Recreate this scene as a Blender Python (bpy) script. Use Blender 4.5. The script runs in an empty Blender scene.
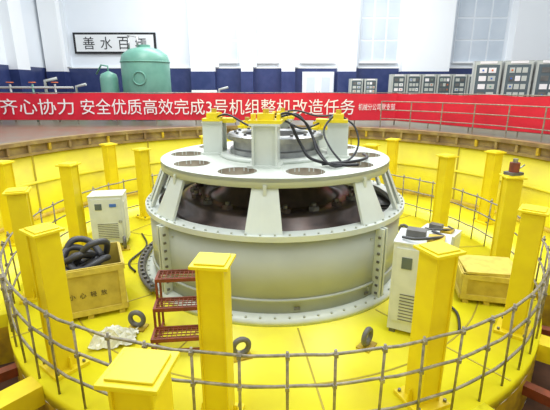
import bpy, bmesh, math, random
from mathutils import Vector, Matrix
random.seed(7)
S=bpy.context.scene
S.view_settings.view_transform='Standard'
S.view_settings.look='None'
S.view_settings.exposure=0.0
PI=math.pi
CX,CY=0.0,9.2          # machine centre
ZF=2.4                 # hall floor height above pit floor
RP=7.95                # pit radius

# ---------------------------------------------------------------- materials
def mat(name,col,rough=.5,metal=0,var=0.0,scale=3.0,col2=None,bump=0.0,spec=.5,detail=4,lo=.4,hi=.7):
    m=bpy.data.materials.new(name); m.use_nodes=True
    nt=m.node_tree; b=nt.nodes['Principled BSDF']
    b.inputs['Base Color'].default_value=(*col,1)
    b.inputs['Roughness'].default_value=rough
    b.inputs['Metallic'].default_value=metal
    b.inputs['Specular IOR Level'].default_value=spec
    if var>0 or col2 or bump>0:
        tc=nt.nodes.new('ShaderNodeTexCoord')
        n=nt.nodes.new('ShaderNodeTexNoise'); n.inputs['Scale'].default_value=scale; n.inputs['Detail'].default_value=detail
        nt.links.new(tc.outputs['Object'],n.inputs['Vector'])
        r=nt.nodes.new('ShaderNodeValToRGB')
        r.color_ramp.elements[0].position=lo; r.color_ramp.elements[1].position=hi
        c2=col2 if col2 else tuple(c*(1-var) for c in col)
        r.color_ramp.elements[0].color=(*col,1); r.color_ramp.elements[1].color=(*c2,1)
        nt.links.new(n.outputs['Fac'],r.inputs['Fac'])
        nt.links.new(r.outputs['Color'],b.inputs['Base Color'])
        if bump>0:
            bp=nt.nodes.new('ShaderNodeBump'); bp.inputs['Strength'].default_value=bump; bp.inputs['Distance'].default_value=.02
            nt.links.new(n.outputs['Fac'],bp.inputs['Height']); nt.links.new(bp.outputs['Normal'],b.inputs['Normal'])
    return m
M={}
M['yfloor']=mat('yellow_floor_paint',(.88,.82,.02),.36,0,scale=1.1,col2=(.78,.67,.025),bump=.1,detail=8)
M['ywall']=mat('yellow_wall_paint',(.82,.73,.02),.5,0,scale=.9,col2=(.68,.56,.03),detail=8)
M['ypost']=mat('yellow_post_paint',(.83,.67,.012),.42,0,scale=2.0,col2=(.74,.56,.015),detail=8)
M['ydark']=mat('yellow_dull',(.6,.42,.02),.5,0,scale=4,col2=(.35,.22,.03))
M['seam']=mat('seam_paint',(.42,.33,.03),.6)
M['rim']=mat('rusty_rim',(.22,.14,.06),.6,0,scale=2.5,col2=(.38,.28,.10),bump=.3)
M['dirt']=mat('brown_dirt',(.13,.06,.035),.8,0,scale=3,col2=(.06,.035,.025),bump=.5)
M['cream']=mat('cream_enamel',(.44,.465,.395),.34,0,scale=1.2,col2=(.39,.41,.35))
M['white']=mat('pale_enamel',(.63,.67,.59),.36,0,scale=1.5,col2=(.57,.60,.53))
M['steel']=mat('machined_steel',(.42,.43,.43),.42,1,scale=4,col2=(.28,.28,.28))
M['bolt']=mat('bolt_steel',(.22,.21,.2),.4,.8)
M['dark']=mat('dark_oiled_steel',(.10,.08,.07),.3,.5,scale=3,col2=(.17,.12,.10))
M['inner']=mat('inner_grey',(.16,.155,.14),.5,0,scale=3,col2=(.09,.085,.08))
M['black']=mat('black_rubber',(.012,.012,.014),.45)
M['holein']=mat('hole_brown',(.36,.31,.22),.6,0,scale=5,col2=(.25,.2,.14))
M['rebar']=mat('rebar_steel',(.22,.20,.16),.5,.3,scale=12,col2=(.40,.35,.26))
M['rust']=mat('red_oxide',(.25,.055,.025),.55,0,scale=8,col2=(.15,.04,.02))
M['red']=mat('banner_red',(.72,.012,.035),.55,0,scale=1.5,col2=(.6,.01,.03))
M['txt']=mat('banner_white',(.9,.86,.84),.6)
M['hwall']=mat('hall_wall_paint',(.88,.92,.96),.6,0,scale=.4,col2=(.84,.89,.94))
M['pil']=mat('pilaster_paint',(.95,.97,.98),.55)
M['blue']=mat('blue_tile_wainscot',(.025,.04,.13),.3,0,scale=2,col2=(.04,.055,.16))
M['glass']=mat('window_pane',(.60,.67,.74),.2,0,scale=.6,col2=(.68,.74,.80))
M['frame']=mat('window_frame',(.80,.84,.88),.4)
M['hfloor']=mat('hall_floor_tile',(.20,.15,.10),.3,0,scale=1.2,col2=(.18,.18,.13))
M['green']=mat('tank_green',(.16,.38,.29),.4,0,scale=2,col2=(.12,.31,.24))
M['cab']=mat('cabinet_grey',(.42,.44,.41),.4)
M['cabglass']=mat('cabinet_glass',(.10,.13,.14),.12)
M['panel']=mat('cabinet_panel',(.54,.56,.50),.4)
M['boxw']=mat('white_cabinet_paint',(.68,.71,.67),.4,0,scale=3,col2=(.58,.61,.57))
M['wood']=mat('crate_plywood',(.58,.45,.07),.6,0,scale=5,col2=(.46,.34,.05))
M['wood2']=mat('crate_batten',(.68,.55,.09),.6,0,scale=7,col2=(.55,.42,.07))
M['stencil']=mat('stencil_grey',(.12,.09,.04),.6)
M['hose']=mat('grey_hose',(.055,.055,.06),.4)
M['plastic']=mat('plastic_sheet',(.78,.78,.66),.25,0,scale=6,col2=(.6,.6,.45),bump=.6)
M['label']=mat('blue_label',(.05,.15,.5),.4)
M['orange']=mat('orange_paint',(.65,.14,.03),.4)
M['ink']=mat('sign_black',(.01,.01,.012),.4)
M['paper']=mat('sign_paper',(.82,.84,.84),.6)

# ---------------------------------------------------------------- builder
def rz(a): return Matrix.Rotation(a,4,'Z')
def pol(a,R):   # a in degrees from -Y toward +X (world, around machine axis)
    t=math.radians(a); return (CX+R*math.sin(t), CY-R*math.cos(t))
def lpol(a,R):
    t=math.radians(a); return (R*math.sin(t), -R*math.cos(t))
class B:
    def __init__(s,name): s.name=name; s.bm=bmesh.new(); s.used=[]
    def mi(s,k):
        if k not in s.used: s.used.append(k)
        return s.used.index(k)
    def _f(s,vs,k,sm=False):
        try:
            f=s.bm.faces.new(vs); f.material_index=s.mi(k); f.smooth=sm; return f
        except ValueError: return None
    def box(s,c,sz,k,rot=0,mx=None,taper=None):
        x,y,z=[v/2 for v in sz]; vs=[]
        m=Matrix.Translation(c)@rz(rot)
        if mx is not None: m=Matrix.Translation(c)@mx
        for dz in(-1,1):
            t=1 if (taper is None or dz<0) else taper
            for dx,dy in((-1,-1),(1,-1),(1,1),(-1,1)):
                vs.append(s.bm.verts.new(m@Vector((dx*x*t,dy*y*t,dz*z))))
        for f in((3,2,1,0),(4,5,6,7),(0,1,5,4),(1,2,6,5),(2,3,7,6),(3,0,4,7)):
            s._f([vs[i] for i in f],k)
    def lathe(s,prof,k,n=48,c=(0,0,0),closed=False,a0=0,a1=360,m=None,smooth=True):
        full=abs(a1-a0)>=359.9
        rows=[]; cnt=n if full else n+1
        for i in range(cnt):
            t=math.radians(a0+(a1-a0)*i/n); row=[]
            for r,z in prof:
                v=Vector((r*math.sin(t),-r*math.cos(t),z))
                if m is not None: v=m@v
                row.append(s.bm.verts.new(v+Vector(c)))
            rows.append(row)
        P=len(prof)
        for i in range(n):
            a=rows[i]; b=rows[(i+1)%cnt]
            for j in range(P if closed else P-1):
                j2=(j+1)%P
                q=[a[j],b[j],b[j2],a[j2]]
                if prof[j][0]<1e-6: q=[a[j],b[j2],a[j2]]
                elif prof[j2][0]<1e-6: q=[a[j],b[j],a[j2]]
                s._f(q,k,smooth)
        if closed and not full:
            s._f(rows[0][::-1],k); s._f(rows[-1],k)
    def cyl(s,c,r,h,k,n=16,m=None,r2=None):
        r2=r if r2 is None else r2
        s.lathe([(0,0),(r,0),(r2,h),(0,h)],k,n,c,m=m,smooth=False)
    def tube(s,pts,r,k,n=6,smooth=True,sub=0,closed=False):
        pts=[Vector(p) for p in pts]
        if sub:
            out=[]; N=len(pts)
            rng=N if closed else N-1
            for i in range(rng):
                g=lambda j:(pts[j%N] if closed else pts[max(0,min(N-1,j))])
                p0,p1,p2,p3=g(i-1),g(i),g(i+1),g(i+2)
                for u in range(sub):
                    t=u/sub
                    out.append(.5*((2*p1)+(p2-p0)*t+(2*p0-5*p1+4*p2-p3)*t*t+(3*p1-p0-3*p2+p3)*t**3))
            if not closed: out.append(pts[-1])
            pts=out
        N=len(pts); rows=[]; up=None
        for i in range(N):
            if closed: d=(pts[(i+1)%N]-pts[i-1])
            else: d=pts[min(i+1,N-1)]-pts[max(i-1,0)]
            d.normalize()
            if up is None:
                up=Vector((0,0,1)) if abs(d.z)<.9 else Vector((1,0,0))
            a=(up-d*up.dot(d))
            if a.length<1e-4: a=d.orthogonal()
            a.normalize(); up=a; b=d.cross(a)
            rows.append([s.bm.verts.new(pts[i]+r*(math.cos(2*PI*j/n)*a+math.sin(2*PI*j/n)*b)) for j in range(n)])
        for i in range(N if closed else N-1):
            A=rows[i];Bq=rows[(i+1)%N]
            for j in range(n):
                s._f([A[j],A[(j+1)%n],Bq[(j+1)%n],Bq[j]],k,smooth)
        if not closed:
            s._f(rows[0][::-1],k); s._f(rows[-1],k)
    def torus(s,c,R,r,k,m=None,n=24):
        pts=[]
        for i in range(n):
            t=2*PI*i/n; v=Vector((R*math.cos(t),R*math.sin(t),0))
            if m is not None: v=m@v
            pts.append(v+Vector(c))
        s.tube(pts,r,k,8,closed=True)
    def addmesh(s,me,k,m=None):
        mp=[]
        for v in me.vertices:
            co=v.co.copy()
            if m is not None: co=m@co
            mp.append(s.bm.verts.new(co))
        for p in me.polygons: s._f([mp[i] for i in p.vertices],k)
    def done(s,loc=(0,0,0),rot=0,parent=None,bevel=0):
        me=bpy.data.meshes.new(s.name)
        bmesh.ops.recalc_face_normals(s.bm,faces=s.bm.faces)
        s.bm.to_mesh(me); s.bm.free()
        for k in s.used: me.materials.append(M[k])
        o=bpy.data.objects.new(s.name,me); S.collection.objects.link(o)
        o.location=loc; o.rotation_euler=(0,0,rot)
        if parent: o.parent=parent
        if bevel:
            b=o.modifiers.new('bev','BEVEL'); b.width=bevel; b.segments=2; b.limit_method='ANGLE'
        return o
def flat_with_holes(outer,holes,ext):
    cu=bpy.data.curves.new('tmp','CURVE'); cu.dimensions='2D'; cu.fill_mode='BOTH'; cu.extrude=ext
    for loop in [outer]+holes:
        sp=cu.splines.new('POLY'); sp.points.add(len(loop)-1)
        for i,(x,y) in enumerate(loop): sp.points[i].co=(x,y,0,1)
        sp.use_cyclic_u=True
    o=bpy.data.objects.new('tmp',cu); S.collection.objects.link(o)
    bpy.context.view_layer.update()
    me=bpy.data.meshes.new_from_object(o.evaluated_get(bpy.context.evaluated_depsgraph_get()))
    bpy.data.objects.remove(o); return me
def circ(r,n=96,c=(0,0)): return [(c[0]+r*math.cos(2*PI*i/n),c[1]+r*math.sin(2*PI*i/n)) for i in range(n)]
def text_mesh(body,width,height=None):
    cu=bpy.data.curves.new('t','FONT'); cu.body=body; cu.size=1; cu.extrude=.004
    o=bpy.data.objects.new('t',cu); S.collection.objects.link(o)
    bpy.context.view_layer.update()
    me=bpy.data.meshes.new_from_object(o.evaluated_get(bpy.context.evaluated_depsgraph_get()))
    bpy.data.objects.remove(o)
    if not me.vertices: return me
    xs=[v.co.x for v in me.vertices]; ys=[v.co.y for v in me.vertices]
    w=max(xs)-min(xs); h=max(ys)-min(ys); sx=width/w; sy=(height/h) if height else sx
    for v in me.vertices:
        v.co.x=(v.co.x-min(xs))*sx; v.co.y=(v.co.y-(min(ys)+max(ys))/2)*sy
    return me

# ---------------------------------------------------------------- hall floor, pit
b=B('floor')
xl,xr,yf,yb=-15.7,21,-6,30
me=flat_with_holes([(xl,yf),(xr,yf),(xr,yb),(xl,yb)],[circ(RP+.02,128,(CX,CY))],.1)
b.addmesh(me,'hfloor'); b.done((0,0,ZF-.1))

b=B('pit_floor')
b.lathe([(0,0),(5.5,0),(5.5,-.25),(0,-.25)],'yfloor',96)
def sector(a0,a1,z,k,r0=5.5,r1=RP):
    n=max(2,int(abs(a1-a0)/3))
    b.lathe([(r0,z),(r1,z),(r1,z-.25),(r0,z-.25)],k,n,closed=True,a0=a0,a1=a1)
sector(-15,30,0,'yfloor'); sector(76,298,0,'yfloor')
sector(-62,-15,-1.0,'dirt'); sector(30,76,-1.0,'dirt')
for a0,a1 in((-62,-15),(30,76)):
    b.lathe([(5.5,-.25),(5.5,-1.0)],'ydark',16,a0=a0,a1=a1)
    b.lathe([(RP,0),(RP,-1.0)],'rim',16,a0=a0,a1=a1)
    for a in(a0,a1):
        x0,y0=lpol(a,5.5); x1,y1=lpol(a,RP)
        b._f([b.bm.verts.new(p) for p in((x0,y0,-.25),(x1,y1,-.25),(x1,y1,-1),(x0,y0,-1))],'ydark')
for a in(-37.7,52.3):
    x,y=lpol(a,6.7); b.box((x,y,-.15),(.35,2.4,.3),'ypost',math.radians(a))
for a in(-50,-26,44,64):
    x,y=lpol(a,6.7); b.box((x,y,-.45),(.16,2.4,.16),'rust',math.radians(a))
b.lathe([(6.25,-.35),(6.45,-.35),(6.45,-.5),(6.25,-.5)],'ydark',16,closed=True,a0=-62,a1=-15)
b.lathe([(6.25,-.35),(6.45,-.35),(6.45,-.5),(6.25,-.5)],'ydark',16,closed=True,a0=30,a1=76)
b.done((CX,CY,0))
b=B('floor_plate_joints')
for i in range(12):
    a=7.3+30*i; x,y=lpol(a,4.28); b.box((x,y,.004),(.025,2.4,.008),'seam',math.radians(a))
b.lathe([(4.45,.001),(4.45,.009),(4.475,.009),(4.475,.001)],'seam',96)
b.done((CX,CY,0))

b=B('wall_pit')
b.lathe([(RP,-.0),(RP,1.98),(RP+.25,1.98),(RP+.25,0)],'ywall',128)
b.lathe([(RP-.06,1.98),(RP-.06,2.06),(RP,2.06),(RP,2.3),(RP-.1,2.3),(RP-.1,2.41),(RP+.18,2.41),(RP+.18,1.98)],'rim',128,closed=True,smooth=False)
for i in range(72):
    a=i*5+3; x,y=lpol(a,RP-.03); b.box((x,y,2.18),(.08,.12,.22),'rim' if i%3 else 'ydark',math.radians(a))
for i in range(12):
    a=i*30+7.3; x,y=lpol(a,RP-.01); b.box((x,y,1.0),(.05,.02,1.96),'seam',math.radians(a))
b.lathe([(RP-.05,.0),(RP-.05,.12),(RP,.12)],'ydark',96)
b.lathe([(RP-.04,1.1),(RP-.04,1.18),(RP,1.18),(RP,1.1)],'ywall',96)
b.done((CX,CY,0))

# ---------------------------------------------------------------- walls
b=B('wall_back')
b.box((2.6,.15,5.2),(37,.3,10.4),'hwall')
b.box((2.6,-.03,1.37),(36.8,.06,2.74),'blue')
b.box((2.6,-.05,2.78),(36.8,.1,.1),'pil')
b.done((0,30,ZF))
b=B('wall_left')
b.box((-.15,0,5.2),(.3,36,10.4),'hwall'); b.box((.03,0,1.37),(.06,36,2.74),'blue')
b.done((-15.7,12,ZF))
b=B('wall_right')
b.box((.15,0,5.2),(.3,36,10.4),'hwall'); b.box((-.03,0,1.37),(.06,36,2.74),'blue')
b.done((21,12,ZF))
b=B('trim_pilasters')
for x,w in((-14.9,1.2),(-4.9,1.6),(-1.9,.8),(.9,.9),(4.9,1.2),(10.2,3.2),(17.5,3.2)):
    b.box((x,29.6,ZF+6.45),(w,.8,7.9),'pil'); b.box((x,29.58,ZF+1.25),(w+.04,.86,2.5),'blue')
    b.box((x+w/2+.12,29.85,ZF+6.6),(.24,.3,7.6),'frame')
for y in(26,20,14,8,2):
    b.box((-15.4,y,ZF+6.45),(.6,1.3,7.9),'pil'); b.box((-15.39,y,ZF+1.25),(.64,1.34,2.5),'blue')
b.done()
n=1
for x,w in((-3.3,1.5),(-.5,1.4),(2.95,2.3),(7.1,2.6),(13.95,3.4)):
    b=B('window_%d'%n); n+=1
    H=7.0
    b.box((0,0,0),(w,.06,H),'frame')
    cols=2 if w<2 else 3
    for i in range(cols):
        for j in range(5):
            cw=w/cols; ch=H/5
            b.box((-w/2+cw*(i+.5),-.035,-H/2+ch*(j+.5)),(cw-.12,.03,ch-.12),'glass')
    b.box((0,-.1,-H/2-.05),(w+.1,.25,.1),'pil')
    b.done((x,29.95,ZF+6.65))
for y in(23,17,11):
    b=B('window_%d'%n); n+=1
    b.box((0,0,0),(.06,3.4,6.2),'frame')
    for i in range(3):
        for j in range(4): b.box((.035,-1.7+1.133*(i+.5),-3.1+1.55*(j+.5)),(.03,1.0,1.43),'glass')
    b.done((-15.66,y,ZF+6.9))
b=B('framed_calligraphy_sign')
b.box((0,0,0),(5.6,.1,1.35),'ink'); b.box((0,-.06,0),(5.3,.02,1.08),'paper')
for i,ch in enumerate('善水百年'):
    tm=text_mesh(ch,.78,.8)
    b.addmesh(tm,'ink',Matrix.Translation((-2.15+i*1.18,-.08,0))@Matrix.Rotation(PI/2,4,'X'))
b.done((-10.9,29.88,6.75))
b=B('door_1')
b.box((0,0,1.25),(2.2,.1,2.5),'frame')
for sx in(-1,1):
    b.box((sx*.52,-.06,1.22),(.98,.05,2.36),'pil'); b.box((sx*.52,-.09,1.6),(.6,.02,1.1),'glass'); b.box((sx*.1,-.11,1.1),(.04,.05,.25),'steel')
b.done((3.0,29.85,ZF))

# ---------------------------------------------------------------- central machine
b=B('turbine_generator_bracket')
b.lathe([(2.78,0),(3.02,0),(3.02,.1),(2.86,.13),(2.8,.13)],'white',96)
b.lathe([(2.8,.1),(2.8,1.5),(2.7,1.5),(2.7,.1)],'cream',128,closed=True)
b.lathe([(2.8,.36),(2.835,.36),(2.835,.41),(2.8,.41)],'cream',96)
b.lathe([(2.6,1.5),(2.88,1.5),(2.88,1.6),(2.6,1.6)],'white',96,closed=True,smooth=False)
for i in range(72):
    x,y=lpol(i*5,2.94); b.cyl((x,y,.1),.022,.04,'cream',6)
    x,y=lpol(i*5,2.83); b.cyl((x,y,1.6),.02,.03,'cream',6)
for a in(-47,43,133,223):
    for da in(-1.0,1.0):
        x,y=lpol(a+da,2.88); b.box((x,y,.80),(.05,.17,1.38),'white',math.radians(a))
    for z in [.2+.16*i for i in range(8)]:
        x,y=lpol(a,2.9); b.box((x,y,z),(.20,.05,.04),'bolt',math.radians(a))
    for da in(-4,4):
        for z in(.3,1.3):
            x,y=lpol(a+da,2.8); b.box((x,y,z),(.05,.03,.05),'cream',math.radians(a+da))
for i in range(12):
    a=i*30+8; x,y=lpol(a,2.81); b.box((x,y,.22),(.1,.03,.05),'inner',math.radians(a))
b.lathe([(3.0,.14),(3.16,.14),(3.16,.2),(3.0,.2)],'inner',40,closed=True,a0=-120,a1=-50)
for i in range(18):
    x,y=lpol(-118+i*3.9,3.08); b.cyl((x,y,.2),.035,.05,'bolt',6)
for i in range(8):
    a=-4+45*i
    r0,z0,r1,z1=2.80,1.6,2.44,2.38
    N=5; rows=[]
    for j in range(N+1):
        t=j/N
        a_b=a+(-6.6+13.2*t); a_t=a+(-5.2+10.4*t)
        q=[]
        for off in(0,-.06):
            x,y=lpol(a_b,r0+off); q.append(b.bm.verts.new((x,y,z0)))
            x,y=lpol(a_t,r1+off); q.append(b.bm.verts.new((x,y,z1)))
        rows.append(q)
    for j in range(N):
        p,q=rows[j],rows[j+1]
        b._f([p[0],q[0],q[1],p[1]],'white'); b._f([p[2],p[3],q[3],q[2]],'white')
    b._f([rows[0][0],rows[0][1],rows[0][3],rows[0][2]],'white'); b._f([rows[-1][0],rows[-1][2],rows[-1][3],rows[-1][1]],'white')
    x,y=lpol(a,2.15); b.box((x,y,2.28),(.06,.75,.2),'white',math.radians(a))
for a in(-76,-66,62,72,108,118,-112,-104):
    x0,y0=lpol(a,2.76);x1,y1=lpol(a,2.42)
    b.tube([(x0,y0,1.6),(x1,y1,2.4)],.05,'white',4,smooth=False)
me=flat_with_holes(circ(2.5),[circ(1.0)]+[circ(.36,32,lpol(16+36*i,2.0)) for i in range(10)],.035)
b.addmesh(me,'white',Matrix.Translation((0,0,2.465)))
b.lathe([(2.5,2.5),(2.5,2.33),(2.44,2.33),(2.44,2.44)],'white',96)
b.lathe([(2.5,2.5),(2.42,2.52),(2.40,2.5)],'white',96)
for i in range(10):
    x,y=lpol(16+36*i,2.0)
    b.lathe([(.36,2.5),(.36,2.3),(0,2.3)],'holein',24,(x,y,0))
    b.lathe([(.36,2.505),(.40,2.515),(.41,2.5)],'white',24,(x,y,0))
b.lathe([(2.7,1.38),(0,1.38)],'inner',64)
b.lathe([(2.3,1.38),(2.3,1.46),(2.12,1.5),(2.12,1.66),(2.0,1.70),(1.62,1.70),(1.55,1.62),(1.4,1.62),(1.25,1.75),(.95,2.1),(.9,2.45)],'dark',80)
for i in range(20):
    x,y=lpol(i*18+6,1.83); b.cyl((x,y,1.70),.11,.08,'inner' if i%2 else 'dark',6); b.cyl((x,y,1.78),.05,.06,'bolt',8)
b.lathe([(.92,2.4),(.92,2.55),(1.0,2.58),(1.0,2.68),(.93,2.70),(.93,2.86),(1.06,2.88),(1.06,2.97),(1.02,3.0),(.74,3.0),(.72,2.96),(.72,2.5)],'steel',72,smooth=False)
b.lathe([(.72,2.6),(.5,2.6),(.45,2.8),(.25,2.8),(.22,2.5),(0,2.5)],'dark',48)
for i in range(16):
    x,y=lpol(i*22.5,.88); b.cyl((x,y,3.0),.035,.04,'bolt',6)
b.lathe([(.97,2.5),(1.22,2.5),(1.22,2.56),(1.1,2.58),(.97,2.58)],'white',64,closed=True)
for a,h,w in((-7,.74,.50),(-98,.66,.44),(82,.66,.44),(172,.62,.46),(-150,.4,.3),(128,.4,.3)):
    R=1.38; x,y=lpol(a,R); t=math.radians(a)
    b.box((x,y,2.52),(w+.14,w+.08,.05),'white',t)
    b.box((x,y,2.54+h/2),(w-.06,w-.12,h),'white',t)
    for sx in(-1,1):
        X=x+sx*(w/2-.03)*math.cos(t); Y=y+sx*(w/2-.03)*math.sin(t)
        b.box((X,Y,2.54+h/2),(.04,w,h),'white',t)
    b.box((x,y,2.54+h+.02),(w+.08,w,.04),'white',t)
    b.box((x,y,2.54+h+.07),(w+.12,w-.04,.06),'ypost',t)
    b.box((x,y,2.54+h+.16),(w*.6,w*.5,.12),'ypost',t)
    b.cyl((x,y,2.54+h+.2),.06,.1,'ydark',10)
    for sx in(-1,1):
        X=x+sx*w*.48*math.cos(t); Y=y+sx*w*.48*math.sin(t)
        b.box((X,Y,2.54+h+.13),(.06,w*.5,.16),'ypost',t)
    x3,y3=lpol(a,R-.3); b.box((x3,y3,2.54+h+.05),(w*.6,.35,.1),'ypost',t)
machine=b.done((CX,CY,0))

b=B('black_cable_bundle')
def cb(pts,r=.022): b.tube(pts,r,'black',6,sub=6)
cb([(.0,-1.35,3.42),(.25,-1.3,3.5),(.6,-1.2,3.3),(.75,-1.3,3.0),(.9,-1.5,2.7),(1.1,-1.6,2.54),(1.5,-1.2,2.54)])
cb([(.1,-1.2,3.42),(.45,-1.1,3.45),(.7,-1.25,3.1),(.8,-1.5,2.8),(1.0,-1.75,2.6),(1.25,-1.6,2.54)])
cb([(1.35,-.15,3.35),(1.2,-.4,3.35),(1.0,-.7,3.1),(1.1,-1.1,2.8),(1.3,-1.35,2.56)])
cb([(1.45,-.2,3.35),(1.7,-.35,3.15),(1.75,-.6,2.8),(1.5,-1.0,2.56),(1.1,-1.3,2.55)])
cb([(-1.35,.2,3.3),(-1.0,-.3,3.4),(-.5,-.7,3.2),(-.2,-1.0,3.35)])
cb([(.2,-1.3,3.35),(.55,-.7,3.15),(.9,-.3,3.2),(1.3,.1,3.35)])
cb([(0,1.4,3.3),(.5,1.2,3.4),(1.0,.8,3.3),(1.35,.3,3.35)])
cb([(.9,-1.45,2.55),(1.5,-1.3,2.57),(1.9,-.8,2.56),(1.95,-.2,2.54)],.03)
cb([(.3,-1.3,3.3),(.5,-1.3,2.9),(.7,-1.45,2.65),(1.2,-1.5,2.55),(1.6,-1.45,2.54)],.03)
b.done((0,0,0),parent=machine)

# ---------------------------------------------------------------- yellow support columns
def post(a,R,h=2.12):
    b=B('yellow_support_column')
    b.box((0,0,.03),(.52,.50,.06),'ypost')
    b.box((0,0,h/2+.02),(.30,.26,h-.06),'ypost')
    for sx in(-1,1): b.box((sx*.145,0,h/2+.02),(.025,.31,h-.07),'ypost')
    b.box((0,0,h+.02),(.43,.41,.04),'ypost')
    b.box((0,0,h+.05),(.34,.32,.02),'ypost')
    for sx in(-1,1):
        b.box((sx*.2,0,.14),(.1,.03,.2),'ypost',taper=.5)
        for sy in(-1,1): b.cyl((sx*.21,sy*.19,.06),.025,.04,'bolt',6)
    x,y=pol(a,R); b.done((x,y,0),math.radians(a),bevel=.008)
for i in range(12): post(-7.7+30*i,5.1)
for a in(-7.7,-97.7,-127.7,-157.7,172.3,142.3,112.3,82.3,22.3): post(a,6.9)
for i in range(12):
    if i in(2,10): continue
    a=-7.7+30*i
    b=B('lifting_lug')
    b.box((0,0,.015),(.30,.22,.03),'ydark')
    b.torus((0,0,.18),.12,.043,'inner',Matrix.Rotation(PI/2,3,'X'))
    x,y=pol(a,3.85); b.done((x,y,0),math.radians(a)+.5)

# ---------------------------------------------------------------- rebar fence
b=B('rebar_fence')
RF=5.42
def ring(z,R=RF,r=.02,w=.01):
    b.tube([(lpol(i*3,R)[0],lpol(i*3,R)[1],z+w*math.sin(i*2.1)) for i in range(120)],r,'rebar',6,closed=True)
ring(1.2); ring(.8); ring(.35)
for i in range(64):
    a=i*360/64+1.5; x,y=lpol(a,RF+.03); lean=random.uniform(-.03,.03)
    b.tube([(x,y,0),(x+lean,y,1.27)],.017,'rebar',6)
    for z in(1.2,.8): b.box((x+lean*.8,y,z),(.045,.055,.045),'rebar',math.radians(a))
b.done((CX,CY,0))

# ---------------------------------------------------------------- red banner and rail
seg=[(-15.0,17.7),(5.0,17.4),(10.4,8.7)]
b=B('steel_guard_rail')
for (p,q) in((seg[0],seg[1]),(seg[1],seg[2])):
    L=math.dist(p,q); n=int(L/1.6)
    for i in range(n+1):
        x=p[0]+(q[0]-p[0])*i/n; y=p[1]+(q[1]-p[1])*i/n+.07
        b.cyl((x,y,ZF),.025,1.3,'rebar',8)
    for z in(.2,.6,.95,1.3):
        b.tube([(p[0],p[1]+.07,ZF+z),(q[0],q[1]+.07,ZF+z)],.02,'rebar',6)
b.done()
b=B('steel_guard_rail')
pts=[]
for i in range(9):
    a=150-i*8; x,y=pol(a,8.28); pts.append((x,y)); b.cyl((x,y,ZF),.022,1.0,'rebar',8)
for z in(.35,.68,1.0): b.tube([(x,y,ZF+z) for x,y in pts],.018,'rebar',6)
b.done()
b=B('red_slogan_banner')
z0,z1=ZF+.2,ZF+1.28
def strip(p,q,n=60):
    rows=[]
    for i in range(n+1):
        t=i/n; x=p[0]+(q[0]-p[0])*t; y=p[1]+(q[1]-p[1])*t
        rows.append([b.bm.verts.new((x,y+.012*math.sin(i*1.3+j),z0+(z1-z0)*j/3-(.02*math.sin(t*PI*9) if j==3 else 0))) for j in range(4)])
    for i in range(n):
        for j in range(3): b._f([rows[i][j],rows[i+1][j],rows[i+1][j+1],rows[i][j+1]],'red',True)
strip(seg[0],seg[1]); strip(seg[1],seg[2],30)
RX=Matrix.Rotation(PI/2,4,'X')
a1=math.atan2(seg[1][1]-seg[0][1],seg[1][0]-seg[0][0])
def yat(x): return seg[0][1]+(x-seg[0][0])*math.tan(a1)
for body,x,w,h in(('齐心协力',-11.5,3.1,.64),('安全优质高效完成3号机组整机改造任务',-8.1,11.4,.64),('机械分公司党支部',3.45,1.5,.27)):
    me=text_mesh(body,w,h)
    b.addmesh(me,'txt',Matrix.Translation((x,yat(x)-.05,(z0+z1)/2))@rz(a1)@RX)
b.done()

# ---------------------------------------------------------------- tanks & hall machinery
b=B('green_pressure_tank')
b.lathe([(0,.45),(.6,.5),(1.0,.65),(1.1,.85),(1.1,2.7),(1.02,2.95),(.7,3.18),(.3,3.28),(0,3.3)],'green',48)
for z in(1.0,2.6): b.lathe([(1.1,z),(1.125,z),(1.125,z+.06),(1.1,z+.06)],'green',48)
b.cyl((0,0,3.26),.28,.12,'green',24); b.cyl((0,0,3.38),.12,.2,'steel',12)
for i in range(4):
    x,y=lpol(45+90*i,.85); b.box((x,y,.35),(.16,.16,.7),'green')
b.tube([(-.2,-.3,3.2),(-.2,-.3,3.7),(-.6,-.3,3.75),(-.6,-.3,3.1)],.05,'steel',8)
b.torus((0,-1.1,1.9),.28,.04,'green',Matrix.Rotation(PI/2,3,'X'))
b.done((-6.05,20.2,ZF))
b=B('small_green_tank')
b.lathe([(0,.2),(.33,.3),(.4,.45),(.4,1.9),(.34,2.1),(0,2.25)],'green',32)
for i in range(3):
    x,y=lpol(120*i,.31); b.box((x,y,.2),(.08,.08,.4),'green')
b.tube([(0,0,2.2),(0,0,2.45),(-.3,0,2.5),(-.6,.1,2.1)],.04,'green',8)
b.done((-7.75,20.0,ZF))
def pump(x,y,k,rot=0,s=1):
    b=B('pump_unit')
    b.box((0,0,.1*s),(1.6*s,.7*s,.2*s),'inner')
    my=Matrix.Rotation(PI/2,3,'Y')
    b.lathe([(0,0),(.3*s,0),(.3*s,.8*s),(.22*s,.9*s),(0,.9*s)],k,20,(-.7*s,0,.55*s),m=my)
    for i in range(6): b.lathe([(.3*s,.1*s*i+.1*s),(.34*s,.1*s*i+.1*s),(.34*s,.1*s*i+.13*s),(.3*s,.1*s*i+.13*s)],k,20,(-.7*s,0,.55*s),m=my)
    b.cyl((.45*s,0,.2*s),.3*s,.75*s,k,20); b.tube([(.45*s,0,.9*s),(.45*s,0,1.4*s),(.9*s,0,1.5*s)],.06*s,'cab',8)
    b.done((x,y,ZF),rot)
pump(-10.2,20.8,'green',0,1.1); pump(-12.5,22,'cab',.4,1.3); pump(-3.2,21,'green',.3,1.0)
b=B('pipe_manifold')
for z in(.5,.9,1.5): b.tube([(-3,0,z),(2.0,0,z)],.05,'cab' if z>1 else 'orange',8)
for i in range(5):
    x=-2.8+i*1.0; b.tube([(x,0,0),(x,0,1.65)],.045,'green' if i%2 else 'cab',8); b.torus((x,0,1.72),.13,.022,'orange')
b.done((-11.0,19.0,ZF))
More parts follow.
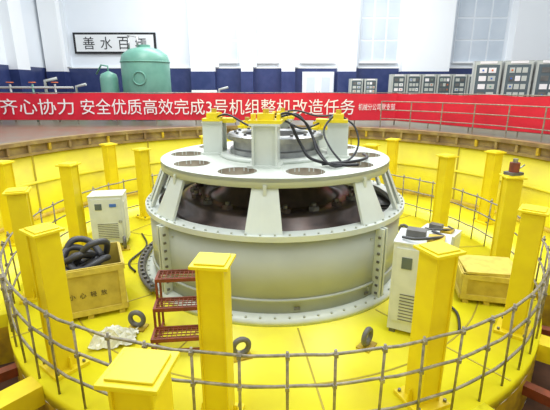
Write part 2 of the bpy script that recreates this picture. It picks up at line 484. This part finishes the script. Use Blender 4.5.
b=B('control_desk')
b.box((0,0,.45),(1.5,.6,.9),'cab'); b.box((0,-.1,1.05),(1.5,.5,.35),'panel',mx=Matrix.Rotation(-.5,4,'X'))
for i in range(6): b.box((-.55+i*.22,-.34,1.1),(.1,.05,.1),'cabglass')
b.box((0,-.31,.45),(1.3,.02,.6),'blue')
b.done((-4.2,25.5,ZF))
def cabinet(x,y,w=.82,h=2.3,rot=0,style=0):
    b=B('electrical_cabinet')
    d=.6
    b.box((0,0,h/2),(w-.01,d,h),'cab'); b.box((0,0,.05),(w,d+.02,.1),'inner')
    b.box((0,-d/2-.01,h*.53),(w-.08,.03,h*.9),'panel')
    b.box((0,-d/2-.03,h*.68),(w-.18,.02,h*.52),'cabglass')
    for r in range(4):
        nn=2+style%2
        for c in range(nn):
            cx=(c-(nn-1)/2)*(w*.66/nn)
            b.box((cx,-d/2-.045,h*(.50+r*.12)),(w*.52/nn,.02,h*.075),random.choice(('panel','panel','txt','panel','inner')))
            if random.random()<.35: b.box((cx,-d/2-.06,h*(.50+r*.12)),(.06,.02,.06),random.choice(('orange','label','green')))
    b.box((0,-d/2-.03,h*.25),(w-.24,.02,h*.26),'cab')
    b.box((0,-d/2-.035,h*.975),(w*.6,.02,h*.035),'txt')
    for i in range(5): b.box((0,-d/2-.045,h*.17+i*.1),(w-.34,.01,.02),'inner')
    b.box((w/2-.08,-d/2-.05,h*.4),(.03,.03,.16),'steel')
    b.done((x,y,ZF),rot)
for i in range(6): cabinet(8.3+i*1.0,16.9-.33*i,w=.98,h=2.5,rot=-.32,style=i)
for i in range(6): cabinet(7.0+i*.86,24.5,h=2.2,style=i)
cabinet(5.2,27.5,h=2.0); cabinet(6.1,27.5,h=2.0,style=1)

# ---------------------------------------------------------------- things in the pit
def white_box(name,loc,w,d,h,rot,tall=False,label=True):
    b=B(name)
    b.box((0,0,h/2+.04),(w,d,h-.08),'boxw')
    for sx in(-1,1):
        for sy in(-1,1): b.box((sx*(w/2-.08),sy*(d/2-.08),.03),(.1,.1,.08),'inner')
    b.box((0,0,h+.0),(w+.02,d+.02,.03),'boxw')
    b.box((0,-d/2-.005,h*.55),(w*.86,.02,h*.8),'boxw')
    for i in range(9): b.box((0,-d/2-.02,h*.18+i*h*.035),(w*.6,.01,.015),'inner')
    if label: b.box((w*.2,-d/2-.02,h*.82),(w*.2,.012,h*.06),'label')
    b.box((-w*.22,-d/2-.02,h*.8),(w*.2,.012,h*.12),'cabglass')
    for i in range(7): b.box((-w/2-.006,0,h*.55+i*h*.04),(.012,d*.55,.02),'inner')
    b.box((w/2+.006,0,h*.5),(.012,d*.8,h*.75),'boxw')
    b.torus((w*.38,-d/2-.03,h*.5),.035,.008,'steel',Matrix.Rotation(PI/2,3,'X'),12)
    if tall:
        b.box((-.12,.05,h+.07),(.3,.2,.12),'inner'); b.box((.2,-.1,h+.05),(.25,.3,.07),'ydark')
        b.tube([(-.3,-.2,h+.05),(-.1,-.3,h+.08),(.15,-.25,h+.12),(.3,.1,h+.05),(.1,.3,h+.05)],.025,'hose',6,sub=4)
    b.done(loc,rot,bevel=.01)
white_box('white_equipment_cabinet',(-4.3,10.15,0),.82,.6,1.34,.18)
white_box('white_equipment_cabinet',(2.40,6.2,0),.80,.7,1.62,-.45,True)
white_box('low_equipment_case',(4.15,9.7,0),.85,.6,.5,-.7,True,False)

def crate(name,loc,w,d,h,rot,lid=False):
    b=B(name); t=.03
    b.box((0,0,.08),(w-.02,d-.02,.03),'wood')
    for sy in(-1,1):
        b.box((0,sy*(d/2-t/2),h/2+.05),(w,t,h-.06),'wood')
        for z in(.14,h-.05): b.box((0,sy*(d/2+.012),z),(w,.024,.1),'wood2')
        for sx in(-1,1): b.box((sx*(w/2-.05),sy*(d/2+.014),h/2+.05),(.09,.028,h-.1),'wood2')
    for sx in(-1,1):
        b.box((sx*(w/2-t/2),0,h/2+.05),(t,d-.06,h-.06),'wood')
        for z in(.14,h-.05): b.box((sx*(w/2+.012),0,z),(.024,d,.1),'wood2')
    for sx in(-1,0,1): b.box((sx*(w/2-.1),0,.035),(.1,d,.07),'wood2')
    if lid: b.box((.05,.03,h+.04),(w+.05,d+.05,.04),'wood2',.08)
    else:
        b.box((0,0,h*.45),(w-.08,d-.08,.03),'inner')
        for i,ch in enumerate('小心轻放'):
            m=text_mesh(ch,.1,.1)
            b.addmesh(m,'stencil',Matrix.Translation((-.3+.17*i,-d/2-.006,h*.5))@RX)
    b.done(loc,rot)
crate('wooden_crate',(-3.5,6.95,0),1.25,1.12,.96,.42)
crate('wooden_crate',(4.1,7.3,0),.95,.8,.6,-.25,True)
b=B('flexible_hose_coil')
for j in range(5):
    pts=[]
    cx=random.uniform(-.13,.13); cy=random.uniform(-.1,.1); R=random.uniform(.22,.33)
    for i in range(10):
        t=2*PI*i/10; pts.append((cx+R*math.cos(t),cy+R*math.sin(t)*.85,.62+.1*j+.07*math.sin(t*2+j)))
    b.tube(pts,.06,'hose',8,sub=3,closed=True)
b.tube([(-.2,.1,.8),(.1,-.2,1.25),(.4,0,1.2),(.35,.3,.8)],.06,'hose',8,sub=5)
b.tube([(-.4,.2,.8),(-.2,.3,1.2),(.1,.35,1.15),(.3,.1,.9)],.06,'hose',8,sub=5)
b.done((-3.5,6.95,0),.42)

b=B('steel_step_ladder')
w=.78
for i,(z,y) in enumerate(((.33,-.32),(.66,0),(1.0,.32))):
    for sx in(-1,1): b.box((sx*w/2,y,z),(.04,.34,.05),'rust')
    for yy in(-.16,.16): b.box((0,y+yy,z),(w,.03,.06),'rust')
    for k in range(10): b.box((-w/2+.07+k*.07,y,z+.01),(.012,.3,.012),'rust')
    for k in range(4): b.box((0,y-.1+k*.07,z+.012),(w,.012,.012),'rust')
    for sx in(-1,1):
        b.box((sx*w/2,y-.155,z/2),(.035,.035,z),'rust')
        b.box((sx*w/2,y+.155,z/2),(.035,.035,z),'rust')
    b.box((0,y-.155,z*.45),(w,.025,.03),'rust')
for sx in(-1,1): b.box((sx*w/2,0,.06),(.035,.96,.035),'rust')
b.done((-1.5,5.82,0),.1)

b=B('crumpled_plastic_sheet')
n=14; vs=[]
for i in range(n):
    for j in range(n):
        u=i/(n-1)-.5; v=j/(n-1)-.5
        r=math.hypot(u,v)*2
        vs.append(b.bm.verts.new((u*.7+random.uniform(-.02,.02),v*.45+random.uniform(-.02,.02),max(.01,.2*(1-r*r)*(1 if r<1 else 0)+random.uniform(0,.08)))))
for i in range(n-1):
    for j in range(n-1): b._f([vs[i*n+j],vs[(i+1)*n+j],vs[(i+1)*n+j+1],vs[i*n+j+1]],'plastic',False)
b.done((-2.62,5.78,.01),.2)

b=B('floor_cable')
b.tube([(3.2,10.2,.04),(3.5,9.3,.04),(3.3,8.4,.04),(3.4,7.8,.04),(3.2,7.2,.04),(3.3,6.6,.04),(3.1,6.0,.04)],.025,'black',6,sub=6)
b.tube([(3.2,11.0,.04),(3.6,11.2,.05),(3.9,10.9,.04),(3.7,10.5,.05),(3.4,10.6,.04),(3.3,10.9,.05)],.03,'black',6,sub=6)
b.tube([(3.6,8.6,.05),(3.9,8.9,.05),(4.3,8.8,.05),(4.4,8.4,.05),(4.0,8.3,.05),(3.7,8.5,.08),(4.0,8.8,.09),(4.35,8.6,.08)],.03,'black',6,sub=6)
b.tube([(-3.1,8.3,.04),(-3.4,8.8,.04),(-3.3,9.8,.04),(-3.7,10.7,.04)],.025,'black',6,sub=6)
b.done()
b=B('hydraulic_jack')
b.box((0,0,.03),(.3,.24,.06),'inner'); b.cyl((0,0,.06),.1,.2,'rust',16); b.cyl((0,0,.26),.05,.08,'steel',12)
b.tube([(.1,0,.1),(.25,-.02,.2)],.015,'steel',6)
x,y=pol(82.3,5.1); b.done((x,y,2.182),.3)

# ---------------------------------------------------------------- light
W=bpy.data.worlds.new('World'); S.world=W; W.use_nodes=True
bg=W.node_tree.nodes['Background']; bg.inputs[0].default_value=(.86,.93,1,1); bg.inputs[1].default_value=.88
def area(name,loc,sx,sy,p,rot=(0,0,0),col=(.96,.98,1)):
    l=bpy.data.lights.new(name,'AREA'); l.shape='RECTANGLE'; l.size=sx; l.size_y=sy; l.energy=p; l.color=col
    o=bpy.data.objects.new(name,l); S.collection.objects.link(o); o.location=loc; o.rotation_euler=rot
area('hall_ceiling_lamp',(-5,4,13),1.6,8,700)
area('hall_ceiling_lamp',(5,4,13),1.6,8,700)
area('hall_ceiling_lamp',(-5,14,13),1.6,8,900)
area('hall_ceiling_lamp',(6,14,13),1.6,8,900)
area('hall_ceiling_lamp',(0,24,13),14,1.6,2000)

# ---------------------------------------------------------------- camera
c=bpy.data.cameras.new('Camera'); c.sensor_width=36; c.lens=26.8; c.clip_end=200
o=bpy.data.objects.new('Camera',c); S.collection.objects.link(o)
o.location=(0,0,4.0); o.rotation_euler=(math.radians(73.7),0,0)
S.camera=o
